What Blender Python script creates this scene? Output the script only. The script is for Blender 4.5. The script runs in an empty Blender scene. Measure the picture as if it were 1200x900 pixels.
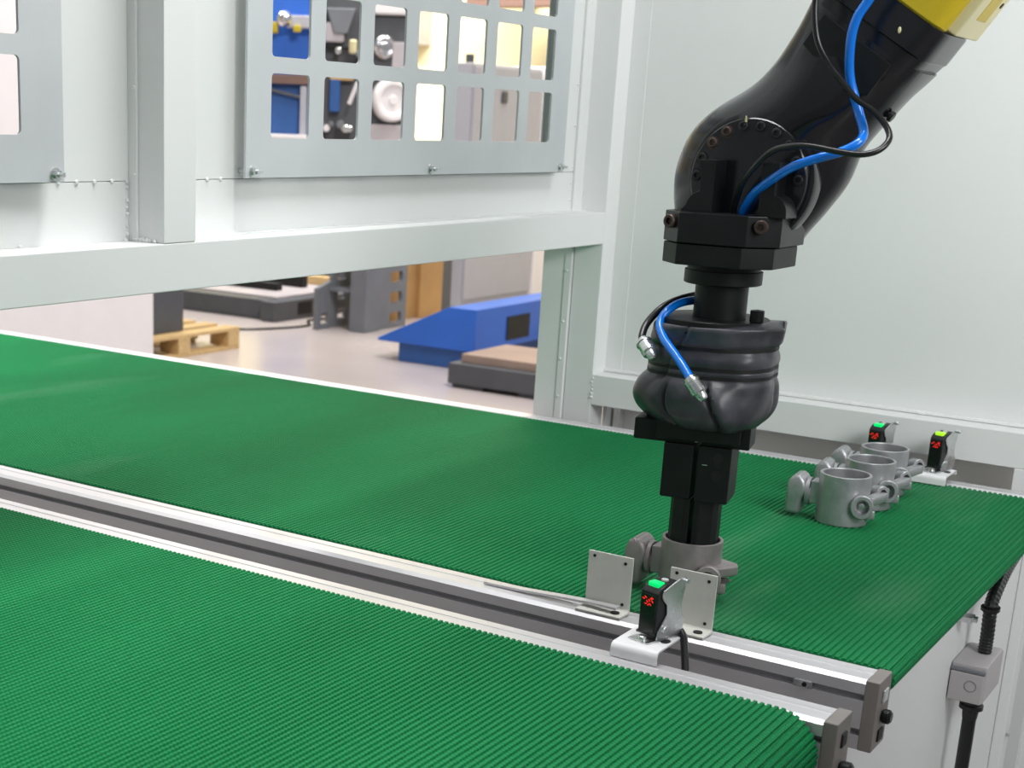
import bpy, bmesh, math, random
from mathutils import Vector, Matrix
random.seed(7)
S = bpy.context.scene
COL = S.collection
PI = math.pi

# ------------------------------------------------------------------ camera
cam_d = bpy.data.cameras.new('camera')
cam = bpy.data.objects.new('camera', cam_d); COL.objects.link(cam)
FPX, CXP, CYP = 1705.7065, 405.303, 623.4193           # focal length and principal point, 1200x900 frame
cam_d.sensor_fit = 'HORIZONTAL'; cam_d.sensor_width = 36.0
cam_d.lens = FPX / 1200 * 36.0
cam_d.shift_x = (600 - CXP) / 1200; cam_d.shift_y = (CYP - 450) / 1200
cam_d.dof.use_dof = True; cam_d.dof.focus_distance = 1.45; cam_d.dof.aperture_fstop = 13.0
cam_d.clip_start = 0.02; cam_d.clip_end = 200
yaw, tilt, roll = math.radians(34.90877865), math.radians(74.12698131), math.radians(1.96974469)
cam.matrix_world = Matrix.Translation((0, 0, 1.30)) @ (Matrix.Rotation(yaw, 4, 'Z') @ Matrix.Rotation(tilt, 4, 'X') @ Matrix.Rotation(roll, 4, 'Z'))
S.camera = cam

# ------------------------------------------------------------------ world, lights, exposure
w = bpy.data.worlds.new('hall_ambience'); S.world = w; w.use_nodes = True
bg = w.node_tree.nodes['Background']
bg.inputs[0].default_value = (0.93, 0.97, 1.0, 1); bg.inputs[1].default_value = 0.27
def area(name, loc, target, sx, sy, power, color=(1, 1, 1), spread=180):
    d = bpy.data.lights.new(name, 'AREA'); d.shape = 'RECTANGLE'; d.size = sx; d.size_y = sy; d.energy = power; d.color = color; d.spread = math.radians(spread)
    o = bpy.data.objects.new(name, d); COL.objects.link(o); o.location = loc
    o.rotation_euler = (Vector(target) - Vector(loc)).to_track_quat('-Z', 'Y').to_euler()
    return o
area('cell_lamp', (-0.25, 1.92, 2.40), (-1.0, 1.45, 1.35), 1.0, 0.14, 6.2, (0.97, 1.0, 1.0), 130)
area('hall_lamp_front', (2.7, -0.8, 2.3), (-0.7, 1.8, 1.1), 0.9, 0.9, 24, (1.0, 0.99, 0.97))
area('hall_lamp_side', (-2.75, 1.4, 3.2), (-2.7, 1.4, 0.85), 1.0, 1.2, 42, (1.0, 0.99, 0.96), 70)
area('cell_lamp_right', (0.55, 1.12, 1.75), (-0.25, 2.15, 1.5), 0.6, 0.4, 7.5, (0.99, 1.0, 1.0), 110)
area('cell_lamp_front', (-0.55, 1.16, 2.41), (-0.72, 0.62, 0.85), 0.9, 0.10, 7.5, (1.0, 1.0, 0.99), 85)
area('hall_fill', (-1.9, 4.9, 5.0), (-4.4, 4.9, 0.6), 2.0, 1.0, 290, (1.0, 0.97, 0.96))  # unseen fill light, added to brighten the white cabinet and floor beyond the belt
area('hall_lamp_back', (-6.0, 7.5, 6.0), (-6.0, 8.5, 0.0), 5.0, 3.0, 230, (1.0, 0.97, 0.93))
area('hall_lamp_wall', (-7.0, 9.5, 5.0), (-8.0, 13.0, 1.5), 6.0, 1.0, 800, (1.0, 0.96, 0.88))
vs = S.view_settings
vs.view_transform = 'Standard'; vs.look = 'None'; vs.gamma = 1.0; vs.exposure = 0.0
try: vs.use_curve_mapping = False
except Exception: pass

# ------------------------------------------------------------------ materials
MATS = {}
def mat(name, col, rough=0.5, metal=0.0, var=0.08, vscale=8.0, bump=0.0, bscale=200.0, spec=0.5, emit=None, estr=0.0, coat=0.0, stretch=None, rvar=0.08):
    m = bpy.data.materials.new(name); m.use_nodes = True; nt = m.node_tree; N = nt.nodes; K = nt.links
    p = N['Principled BSDF']
    p.inputs['Metallic'].default_value = metal
    p.inputs['Specular IOR Level'].default_value = spec
    if coat: p.inputs['Coat Weight'].default_value = coat; p.inputs['Coat Roughness'].default_value = 0.15
    tc = N.new('ShaderNodeTexCoord'); mp = N.new('ShaderNodeMapping')
    if stretch: mp.inputs['Scale'].default_value = stretch
    K.new(tc.outputs['Object'], mp.inputs['Vector'])
    nz = N.new('ShaderNodeTexNoise'); nz.inputs['Scale'].default_value = vscale; nz.inputs['Detail'].default_value = 5
    K.new(mp.outputs['Vector'], nz.inputs['Vector'])
    rp = N.new('ShaderNodeValToRGB')
    c = col
    rp.color_ramp.elements[0].position = 0.3; rp.color_ramp.elements[1].position = 0.7
    rp.color_ramp.elements[0].color = (*[max(0, v * (1 - var)) for v in c], 1)
    rp.color_ramp.elements[1].color = (*[min(1, v * (1 + var)) for v in c], 1)
    K.new(nz.outputs['Fac'], rp.inputs['Fac']); K.new(rp.outputs['Color'], p.inputs['Base Color'])
    mr = N.new('ShaderNodeMapRange'); mr.inputs['To Min'].default_value = max(0.02, rough - rvar); mr.inputs['To Max'].default_value = min(1, rough + rvar)
    K.new(nz.outputs['Fac'], mr.inputs['Value']); K.new(mr.outputs['Result'], p.inputs['Roughness'])
    if bump:
        n2 = N.new('ShaderNodeTexNoise'); n2.inputs['Scale'].default_value = bscale; n2.inputs['Detail'].default_value = 3
        K.new(mp.outputs['Vector'], n2.inputs['Vector'])
        b = N.new('ShaderNodeBump'); b.inputs['Strength'].default_value = bump; b.inputs['Distance'].default_value = 0.002
        K.new(n2.outputs['Fac'], b.inputs['Height']); K.new(b.outputs['Normal'], p.inputs['Normal'])
    if emit:
        p.inputs['Emission Color'].default_value = (*emit, 1); p.inputs['Emission Strength'].default_value = estr
    MATS[name] = m
    return m
mat('paint_white', (0.71, 0.72, 0.72), 0.42, var=0.03, vscale=3, bump=0.03, bscale=400)
mat('paint_panel', (0.69, 0.705, 0.70), 0.5, var=0.03, vscale=2, bump=0.03, bscale=350)
mat('paint_plate', (0.54, 0.56, 0.58), 0.38, var=0.07, vscale=6, bump=0.03, bscale=300, metal=0.15)
mat('weld', (0.71, 0.72, 0.72), 0.5)
mat('alu', (0.60, 0.59, 0.61), 0.44, metal=0.6, var=0.04, vscale=30, stretch=(0.1, 1, 1), bump=0.02, bscale=300)
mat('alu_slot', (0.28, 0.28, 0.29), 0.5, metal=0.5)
mat('cap_grey', (0.20, 0.183, 0.172), 0.55, var=0.05, vscale=40)
mat('zinc', (0.66, 0.68, 0.68), 0.28, metal=1.0, var=0.1, vscale=60)
mat('plate_cream', (0.56, 0.56, 0.52), 0.5, var=0.04, vscale=50)
mat('bracket_white', (0.75, 0.74, 0.76), 0.4, var=0.03, vscale=60)
mat('black_paint', (0.0065, 0.0072, 0.0095), 0.17, coat=0.0, var=0.25, vscale=12, spec=0.5, rvar=0.06)
mat('black_oxide', (0.007, 0.0085, 0.009), 0.34, var=0.2, vscale=30, spec=0.28)
mat('gripper_black', (0.008, 0.0095, 0.0095), 0.45, var=0.2, vscale=30, spec=0.25)
mat('bolt_dark', (0.02, 0.02, 0.022), 0.35, metal=0.4, var=0.3, vscale=80)
mat('bolt_brown', (0.075, 0.053, 0.045), 0.45, metal=0.6, var=0.3, vscale=80)
mat('hex_black', (0.002, 0.002, 0.002), 0.6)
mat('leather', (0.046, 0.046, 0.056), 0.36, var=0.55, vscale=30, bump=0.3, bscale=60, spec=0.5)
mat('fold_shade', (0.004, 0.004, 0.005), 0.6)  # black that paints the shade in the jacket's fold gaps
mat('yellow', (0.50, 0.375, 0.012), 0.42, var=0.05, vscale=6)
mat('cream', (0.62, 0.57, 0.33), 0.4, var=0.04, vscale=20)
mat('grey_paint', (0.16, 0.17, 0.18), 0.4, var=0.06)
mat('hose_blue', (0.0, 0.17, 0.72), 0.22, var=0.05, spec=0.6)
mat('cable_black', (0.006, 0.006, 0.007), 0.3, var=0.2)
mat('casting', (0.43, 0.43, 0.45), 0.42, metal=0.75, var=0.12, vscale=70, bump=0.12, bscale=500)
mat('casting_bore', (0.52, 0.52, 0.53), 0.3, metal=0.9, var=0.08, vscale=60)
mat('casting_brown', (0.33, 0.30, 0.30), 0.5, metal=0.6, var=0.15, vscale=60, bump=0.12, bscale=500)
mat('sensor_black', (0.008, 0.010, 0.009), 0.18, var=0.2, spec=0.6)
mat('sensor_side', (0.012, 0.012, 0.014), 0.45, var=0.2)
mat('led_green', (0.0, 0.5, 0.12), 0.3, emit=(0.0, 0.9, 0.2), estr=0.75)
mat('led_lime', (0.3, 0.6, 0.02), 0.3, emit=(0.42, 0.95, 0.02), estr=0.75)
mat('led_red', (0.5, 0.01, 0.01), 0.3, emit=(0.95, 0.02, 0.02), estr=0.8)
mat('button_grey', (0.5, 0.5, 0.5), 0.5)
mat('box_grey', (0.40, 0.38, 0.385), 0.5, var=0.04, vscale=30)
mat('floor', (0.50, 0.44, 0.43), 0.26, var=0.06, vscale=0.9, spec=0.5)
mat('hall_wall', (0.88, 0.80, 0.50), 0.7, var=0.03, vscale=0.5)
mat('wood', (0.60, 0.42, 0.20), 0.7, var=0.15, vscale=8, stretch=(1, 6, 6))
mat('cardboard', (0.47, 0.27, 0.10), 0.75, var=0.12, vscale=5)
mat('plank', (0.34, 0.245, 0.20), 0.7, var=0.12, vscale=4)
mat('dark_steel', (0.075, 0.078, 0.088), 0.5, var=0.1)
mat('mid_steel', (0.16, 0.17, 0.19), 0.5, var=0.1)
mat('pink_plate', (0.47, 0.43, 0.45), 0.45, var=0.08)
mat('machine_blue', (0.018, 0.125, 0.56), 0.42, var=0.1, vscale=3)
mat('machine_blue_dark', (0.02, 0.09, 0.30), 0.5, var=0.1)
mat('cabinet_grey', (0.42, 0.42, 0.46), 0.5, var=0.03)
mat('cabinet_white', (0.80, 0.77, 0.78), 0.45, var=0.02)
mat('brown_steel', (0.17, 0.10, 0.08), 0.6, var=0.1)
mat('steel_shiny', (0.75, 0.75, 0.77), 0.22, metal=1.0, var=0.1, vscale=30)

def belt_material():
    m = bpy.data.materials.new('belt_green'); m.use_nodes = True; nt = m.node_tree; N = nt.nodes; K = nt.links
    p = N['Principled BSDF']; p.inputs['Specular IOR Level'].default_value = 0.07
    tc = N.new('ShaderNodeTexCoord')
    def noise(scale, sx, sy, det=4):
        mp = N.new('ShaderNodeMapping'); mp.inputs['Scale'].default_value = (sx, sy, 1); K.new(tc.outputs['Object'], mp.inputs['Vector'])
        n = N.new('ShaderNodeTexNoise'); n.inputs['Scale'].default_value = scale; n.inputs['Detail'].default_value = det
        K.new(mp.outputs['Vector'], n.inputs['Vector']); return n
    n1 = noise(3.0, 1.5, 0.5)
    r1 = N.new('ShaderNodeValToRGB'); e = r1.color_ramp.elements
    e[0].position = 0.32; e[0].color = (0.006, 0.142, 0.046, 1); e[1].position = 0.7; e[1].color = (0.012, 0.200, 0.067, 1)
    K.new(n1.outputs['Fac'], r1.inputs['Fac'])
    n2 = noise(5.0, 1.6, 0.40, 6)                       # chalky scuff marks
    r2 = N.new('ShaderNodeValToRGB'); e = r2.color_ramp.elements
    e[0].position = 0.56; e[0].color = (0, 0, 0, 1); e[1].position = 0.82; e[1].color = (0.40, 0.40, 0.40, 1)
    K.new(n2.outputs['Fac'], r2.inputs['Fac'])
    mx = N.new('ShaderNodeMix'); mx.data_type = 'RGBA'
    K.new(r2.outputs['Color'], mx.inputs[0]); K.new(r1.outputs['Color'], mx.inputs[6]); mx.inputs[7].default_value = (0.13, 0.30, 0.18, 1)
    K.new(mx.outputs[2], p.inputs['Base Color'])
    mr = N.new('ShaderNodeMapRange'); mr.inputs['To Min'].default_value = 0.5; mr.inputs['To Max'].default_value = 0.7
    K.new(n1.outputs['Fac'], mr.inputs['Value']); K.new(mr.outputs['Result'], p.inputs['Roughness'])
    # little nubs along every rib
    mp = N.new('ShaderNodeMapping'); mp.inputs['Scale'].default_value = (1, 1, 0); K.new(tc.outputs['Object'], mp.inputs['Vector'])
    wv = N.new('ShaderNodeTexWave'); wv.wave_type = 'BANDS'; wv.bands_direction = 'Y'; wv.inputs['Scale'].default_value = 78; wv.inputs['Distortion'].default_value = 0.6; wv.inputs['Detail'].default_value = 1
    K.new(mp.outputs['Vector'], wv.inputs['Vector'])
    n3 = noise(600, 1, 1, 2)
    ad = N.new('ShaderNodeMath'); ad.operation = 'ADD'; K.new(wv.outputs['Fac'], ad.inputs[0]); K.new(n3.outputs['Fac'], ad.inputs[1])
    b = N.new('ShaderNodeBump'); b.inputs['Strength'].default_value = 0.5; b.inputs['Distance'].default_value = 0.0012
    K.new(ad.outputs[0], b.inputs['Height']); K.new(b.outputs['Normal'], p.inputs['Normal'])
    MATS['belt'] = m
belt_material()

# ------------------------------------------------------------------ mesh helpers
def base_loc(o):
    v = Vector((0, 0, 0))
    while o is not None:
        v += o.location; o = o.parent
    return v
def obj(name, bm, m, parent=None, smooth=29, loc=None):
    """Link a bmesh given in world coordinates as ONE mesh object."""
    bmesh.ops.recalc_face_normals(bm, faces=bm.faces[:])
    me = bpy.data.meshes.new(name)
    off = base_loc(parent) if parent is not None else Vector(loc or (0, 0, 0))
    bmesh.ops.translate(bm, verts=bm.verts[:], vec=-off)
    bm.to_mesh(me); bm.free()
    me.materials.append(MATS[m])
    if smooth:
        for p in me.polygons: p.use_smooth = True
        me.set_sharp_from_angle(angle=math.radians(smooth))
    o = bpy.data.objects.new(name, me); COL.objects.link(o)
    if smooth and smooth < 45:
        wn = o.modifiers.new('wn', 'WEIGHTED_NORMAL'); wn.keep_sharp = True; wn.weight = 80
    if parent is not None: o.parent = parent
    elif loc: o.location = loc
    return o
def tag(o, label, cat, group=None):
    o['label'] = label; o['category'] = cat
    if group: o['group'] = group
    return o
def thing(name, loc, label=None, cat=None, group=None, kind=None):
    o = bpy.data.objects.new(name, None); COL.objects.link(o); o.location = loc; o.empty_display_size = 0.02
    if label: tag(o, label, cat, group)
    if kind: o['kind'] = kind
    return o
def struct(o): o['kind'] = 'structure'; return o
def new(): return bmesh.new()
def box(bm, x0, x1, y0, y1, z0, z1, bev=0.0, seg=2, rot=None, piv=None):
    r = bmesh.ops.create_cube(bm, size=1.0); vs = r['verts']
    c = Vector(((x0+x1)/2, (y0+y1)/2, (z0+z1)/2))
    bmesh.ops.scale(bm, verts=vs, vec=(abs(x1-x0), abs(y1-y0), abs(z1-z0)))
    bmesh.ops.translate(bm, verts=vs, vec=c)
    if bev:
        es = list({e for v in vs for e in v.link_edges})
        g = bmesh.ops.bevel(bm, geom=es, offset=bev, segments=seg, affect='EDGES', profile=0.5)
        vs = list({v for f in g['faces'] for v in f.verts} | {v for v in vs if v.is_valid})
    if rot is not None:
        bmesh.ops.rotate(bm, verts=vs, cent=Vector(piv) if piv is not None else c, matrix=rot)
    return vs
def B(x0, x1, y0, y1, z0, z1, bev=0.0, seg=2, rot=None, piv=None):
    bm = new(); box(bm, x0, x1, y0, y1, z0, z1, bev, seg, rot, piv); return bm
def frame(d):
    d = Vector(d).normalized(); a = Vector((0, 0, 1)) if abs(d.z) < 0.9 else Vector((1, 0, 0))
    u = d.cross(a).normalized(); return d, u, d.cross(u).normalized()
def lathe(bm, p0, axis, prof, seg=32):
    """prof: list of (distance along axis, radius); closed at radius 0."""
    d, u, v = frame(axis); p0 = Vector(p0); rings = []
    for t, r in prof:
        if r <= 1e-7: rings.append([bm.verts.new(p0 + d*t)])
        else: rings.append([bm.verts.new(p0 + d*t + (u*math.cos(2*PI*k/seg) + v*math.sin(2*PI*k/seg))*r) for k in range(seg)])
    for a, b in zip(rings, rings[1:]):
        for k in range(seg):
            k2 = (k+1) % seg
            if len(a) == 1 and len(b) == 1: continue
            if len(a) == 1: bm.faces.new((a[0], b[k], b[k2]))
            elif len(b) == 1: bm.faces.new((a[k], b[0], a[k2]))
            else: bm.faces.new((a[k], b[k], b[k2], a[k2]))
    return bm
def cyl(bm, p0, p1, r, r2=None, seg=20, bev=0.0):
    p0 = Vector(p0); p1 = Vector(p1); L = (p1-p0).length; r2 = r if r2 is None else r2
    pr = [(0, 0), (0, r-bev), (bev, r), (L-bev, r2), (L, r2-bev), (L, 0)] if bev else [(0, 0), (0, r), (L, r2), (L, 0)]
    return lathe(bm, p0, p1-p0, pr, seg)
def C_(p0, p1, r, r2=None, seg=20, bev=0.0): return cyl(new(), p0, p1, r, r2, seg, bev)
def prism(bm, pts, plane, a, b, bev=0.0):
    """pts 2D polygon; plane 'XZ' extruded along Y a..b, 'YZ' along X, 'XY' along Z."""
    def P(p, t): return {'XZ': (p[0], t, p[1]), 'YZ': (t, p[0], p[1]), 'XY': (p[0], p[1], t)}[plane]
    va = [bm.verts.new(P(p, a)) for p in pts]; vb = [bm.verts.new(P(p, b)) for p in pts]; n = len(pts)
    fs = [bm.faces.new(va), bm.faces.new(vb[::-1])]
    for i in range(n): fs.append(bm.faces.new((va[i], vb[i], vb[(i+1) % n], va[(i+1) % n])))
    bmesh.ops.recalc_face_normals(bm, faces=fs)
    if bev:
        es = list({e for f in fs for e in f.edges})
        bmesh.ops.bevel(bm, geom=es, offset=bev, segments=2, affect='EDGES', profile=0.5)
    return bm
def PR(pts, plane, a, b, bev=0.0): return prism(new(), pts, plane, a, b, bev)
def catmull(pts, n=6):
    P = [Vector(p) for p in pts]; P = [P[0]*2-P[1]] + P + [P[-1]*2-P[-2]]; out = []
    for i in range(1, len(P)-2):
        for k in range(n):
            t = k/n; a, b, c, d = P[i-1:i+3]
            out.append(0.5*((2*b) + (c-a)*t + (2*a-5*b+4*c-d)*t*t + (3*b-a-3*c+d)*t**3))
    out.append(P[-2]); return out
def tube(bm, pts, r, seg=12, n=6, rfun=None):
    path = catmull(pts, n) if n > 1 else [Vector(p) for p in pts]
    d0 = (path[1]-path[0]).normalized(); _, u, v = frame(d0); rings = []
    for i, p in enumerate(path):
        d = ((path[min(i+1, len(path)-1)] - path[max(i-1, 0)])).normalized()
        u = (u - d*u.dot(d)).normalized(); v = d.cross(u)
        rr = rfun(i) if rfun else r
        rings.append([bm.verts.new(p + (u*math.cos(2*PI*k/seg) + v*math.sin(2*PI*k/seg))*rr) for k in range(seg)])
    for a, b in zip(rings, rings[1:]):
        for k in range(seg): bm.faces.new((a[k], b[k], b[(k+1) % seg], a[(k+1) % seg]))
    bm.faces.new(rings[0][::-1]); bm.faces.new(rings[-1])
    return bm
def TB(pts, r, seg=12, n=6, rfun=None): return tube(new(), pts, r, seg, n, rfun)
def spow(x, n): return math.copysign(abs(x)**n, x)
def loft(bm, secs, seg=40):
    """secs: (L(x,z), R(x,z), ycentre, ydepth half, exponent)"""
    rings = []
    for L, R, yc, b, n in secs:
        c = Vector(((L[0]+R[0])/2, yc, (L[1]+R[1])/2)); a = Vector((R[0]-L[0], 0, R[1]-L[1]))/2
        rings.append([bm.verts.new(c + a*spow(math.cos(2*PI*k/seg), 2/n) + Vector((0, -b*spow(math.sin(2*PI*k/seg), 2/n), 0))) for k in range(seg)])
    for a, b in zip(rings, rings[1:]):
        for k in range(seg): bm.faces.new((a[k], b[k], b[(k+1) % seg], a[(k+1) % seg]))
    bm.faces.new(rings[0][::-1]); bm.faces.new(rings[-1]); return bm
def rrect(y0, y1, z0, z1, r, n=4):
    pts = []
    for cy, cz, a0 in ((y1-r, z1-r, 0), (y0+r, z1-r, PI/2), (y0+r, z0+r, PI), (y1-r, z0+r, 1.5*PI)):
        for k in range(n+1): pts.append((cy + r*math.cos(a0+k*PI/2/n), cz + r*math.sin(a0+k*PI/2/n)))
    return pts
def plate_with_holes(outer, holes, x0, x1):
    """flat sheet in the YZ plane between x0 and x1 with real holes."""
    bm = new()
    def ring(pts, x): return [bm.verts.new((x, p[0], p[1])) for p in pts]
    loops = [outer] + holes
    for x in (x0, x1):
        es = []
        vl = [ring(l, x) for l in loops]
        for v in vl:
            for i in range(len(v)): es.append(bm.edges.new((v[i], v[(i+1) % len(v)])))
        bmesh.ops.triangle_fill(bm, use_beauty=True, use_dissolve=False, edges=es)
        if x == x0: va = vl
    for A, Bv in zip(va, vl):
        n = len(A)
        for i in range(n): bm.faces.new((A[i], Bv[i], Bv[(i+1) % n], A[(i+1) % n]))
    return bm
ROT = lambda a, ax='Z': Matrix.Rotation(math.radians(a), 3, ax)

# ================================================================== SETTING
struct(obj('floor', B(-24, 8, -6, 20, -0.1, 0.0), 'floor', smooth=0))
struct(obj('wall_back', B(-24, 2, 13.5, 13.7, 0, 7), 'hall_wall', smooth=0))
struct(obj('wall_side', B(-16.2, -16, -6, 13.5, 0, 7), 'hall_wall', smooth=0))

# --- window wall of the robot cell (plane X = -1)
wl = thing('wall_left', (-1.0, 1.5, 0), kind='structure')
T = 0.0015
obj('crossbeam', B(-1.048, -1.0, 0.2, 2.103, 1.125, 1.173, T), 'paint_white', wl)
obj('post', B(-1.048, -1.0, 1.099, 1.1475, 1.173, 2.45, T), 'paint_white', wl)
obj('post', B(-1.048, -1.0, 2.103, 2.151, 0.0, 2.45, T), 'paint_white', wl)
obj('post', B(-1.048, -1.0, 0.15, 0.2, 0.0, 2.45, T), 'paint_white', wl)
obj('jamb', B(-1.100, -1.049, 2.099, 2.151, 0.0, 1.125, T), 'paint_white', wl)
obj('jamb_lip', B(-1.060, -1.049, 2.0965, 2.099, 0.0, 1.125, 0.0005), 'paint_white', wl)
for (y0, y1) in ((1.1475, 2.103), (0.2, 1.099)):
    ho = (1.285, 1.965) if y0 > 1 else (0.27, 0.955)
    obj('wall_panel', B(-1.0475, -1.045, y0, y1, 1.173, 1.2316, 0.0003), 'paint_panel', wl)
    obj('wall_panel', B(-1.0475, -1.045, y0, ho[0], 1.2323, 2.45, 0.0004), 'paint_panel', wl)
    obj('wall_panel', B(-1.0475, -1.045, ho[1], y1, 1.2323, 2.45, 0.0004), 'paint_panel', wl)
    obj('wall_panel', B(-1.0475, -1.045, ho[0], ho[1], 1.62, 2.45, 0.0004), 'paint_panel', wl)
    obj('wall_panel', B(-1.0475, -1.045, ho[0], ho[1], 1.2323, 1.262, 0.0004), 'paint_panel', wl)
for (y0, y1) in ((1.1475, 2.103), (0.2, 1.099)): obj('seam_backing', B(-1.052, -1.0476, y0, y1, 1.222, 1.242), 'paint_panel', wl, smooth=0)
# angle strips that hold the panels in the frame
obj('corner_strip', B(-1.045, -1.034, 1.0955, 1.099, 1.173, 2.45, 0.0005), 'paint_white', wl)
obj('corner_strip', B(-1.045, -1.041, 2.072, 2.103, 1.173, 2.45, 0.0008), 'paint_panel', wl)
obj('corner_strip', B(-1.045, -1.033, 1.1475, 2.103, 1.173, 1.1745, 0.0003), 'paint_panel', wl)
bm = new()
def bead(x, y, z, r=0.0028):
    g = bmesh.ops.create_icosphere(bm, subdivisions=1, radius=r); bmesh.ops.translate(bm, verts=g['verts'], vec=(x, y, z))
for y in (1.0, 1.024, 1.048, 1.072, 1.093): bead(-1.045, y, 1.2318)
for z in (1.18, 1.188, 1.20, 1.206, 1.214, 1.226): bead(-1.045, 1.0935, z, random.uniform(0.002, 0.0036))
for y in (1.216, 1.238): bead(-1.045, y, 1.2318)
for z in (1.19, 1.206, 1.215, 1.24, 1.30, 1.36): bead(-1.045, 2.066, z, 0.0022)
for y in (0.95, 1.09, 1.3, 1.45, 1.62, 1.8): bead(-1.044, y, 1.1735, 0.003)
for k in range(10): bead(-1.038 + 0.003*k, 1.0985 + random.uniform(-0.002, 0.002), 1.1745, random.uniform(0.002, 0.004))
for z in (1.322, 1.238): bead(-1.036, 1.096, z, 0.0026)
for z in (1.10, 1.02, 0.96, 0.90): bead(-1.056, 2.097, z - 0.02, 0.0028)
for z in (1.235, 1.07, 0.98): bead(-1.0, 2.1505, z, 0.0028)
for k in range(6): bead(-0.999, 2.1025 + random.uniform(-.002, .002), 0.885 + 0.006*k, random.uniform(0.0015, 0.003))
obj('weld_beads', bm, 'weld', wl)

# --- back wall of the cell behind the conveyor (plane Y = 2.15)
wr = thing('wall_right', (-0.4, 2.15, 0), kind='structure')
obj('wall_panel', B(-1.0, 1.4, 2.150, 2.153, 0.921, 2.45), 'paint_panel', wr, smooth=0)
obj('corner_strip', B(-1.0, -0.972, 2.1475, 2.1498, 0.922, 2.45, 0.0006), 'paint_panel', wr)
obj('ledge', B(-1.0, 1.4, 2.103, 2.151, 0.8725, 0.921, T), 'paint_white', wr)
obj('post', B(-0.365, -0.300, 2.102, 2.151, 0.0, 0.8725, T), 'paint_white', wr)
obj('recess_panel', B(-1.0, -0.365, 2.185, 2.19, 0.0, 0.88), 'paint_panel', wr, smooth=0)
obj('recess_side', B(-1.0, -0.994, 2.151, 2.19, 0.0, 0.8725), 'paint_white', wr, smooth=0)
obj('recess_frame', B(-0.990, -0.978, 2.17, 2.185, 0.75, 0.872, 0.001), 'paint_white', wr)
obj('recess_frame', B(-0.979, -0.366, 2.172, 2.185, 0.863, 0.872, 0.001), 'paint_white', wr)
obj('lower_panel', B(-0.300, 1.4, 2.12, 2.125, 0.0, 0.8725), 'paint_panel', wr, smooth=0)
obj('cover_strip', B(-1.0, 1.4, 2.142, 2.150, 0.9215, 0.926, 0.001), 'paint_panel', wr)
bm = new()
for x in (-0.92, -0.76, -0.6, -0.505, -0.36): box(bm, x-0.005, x+0.005, 2.1405, 2.1425, 0.9215, 0.9262, 0.0008, 1)
obj('weld_beads', bm, 'weld', wr)

struct(obj('ceiling', B(-1.0, 0.9, 0.75, 2.15, 2.45, 2.47), 'paint_panel', smooth=0))
# --- perforated window plates bolted in front of the panels
def window_plate(name, y_left):
    t = thing(name, (-1.027, y_left + 0.372, 1.2335), kind='structure')
    holes = []
    for r in range(4):
        for c in range(7):
            y = y_left + 0.0425 + 0.0968*c; z = 1.2757 + 0.0857*r
            holes.append(rrect(y, y+0.069, z, z+0.0685, 0.005))
    obj('plate', plate_with_holes([(y_left, 1.2335), (y_left+0.744, 1.2335), (y_left+0.744, 1.63), (y_left, 1.63)], holes, -1.029, -1.026), 'paint_plate', t, smooth=20)
    for f in (0.012, 0.375, 0.732):
        y = y_left+f; b = new()
        cyl(b, (-1.026, y, 1.2405), (-1.0245, y, 1.2405), 0.0062, seg=16)
        cyl(b, (-1.0245, y, 1.2405), (-1.0195, y, 1.2405), 0.0042, seg=6)
        cyl(b, (-1.0195, y, 1.2405), (-1.0135, y, 1.2405), 0.0022, seg=10)
        box(b, -1.0245, -1.023, y-0.001, y+0.008, 1.2395, 1.2412)
        cyl(b, (-1.045, y, 1.2405), (-1.029, y, 1.2405), 0.0032, seg=8)
        obj('bolt', b, 'zinc', t)
window_plate('window_1', 1.2578)
window_plate('window_2', 0.246)

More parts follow.
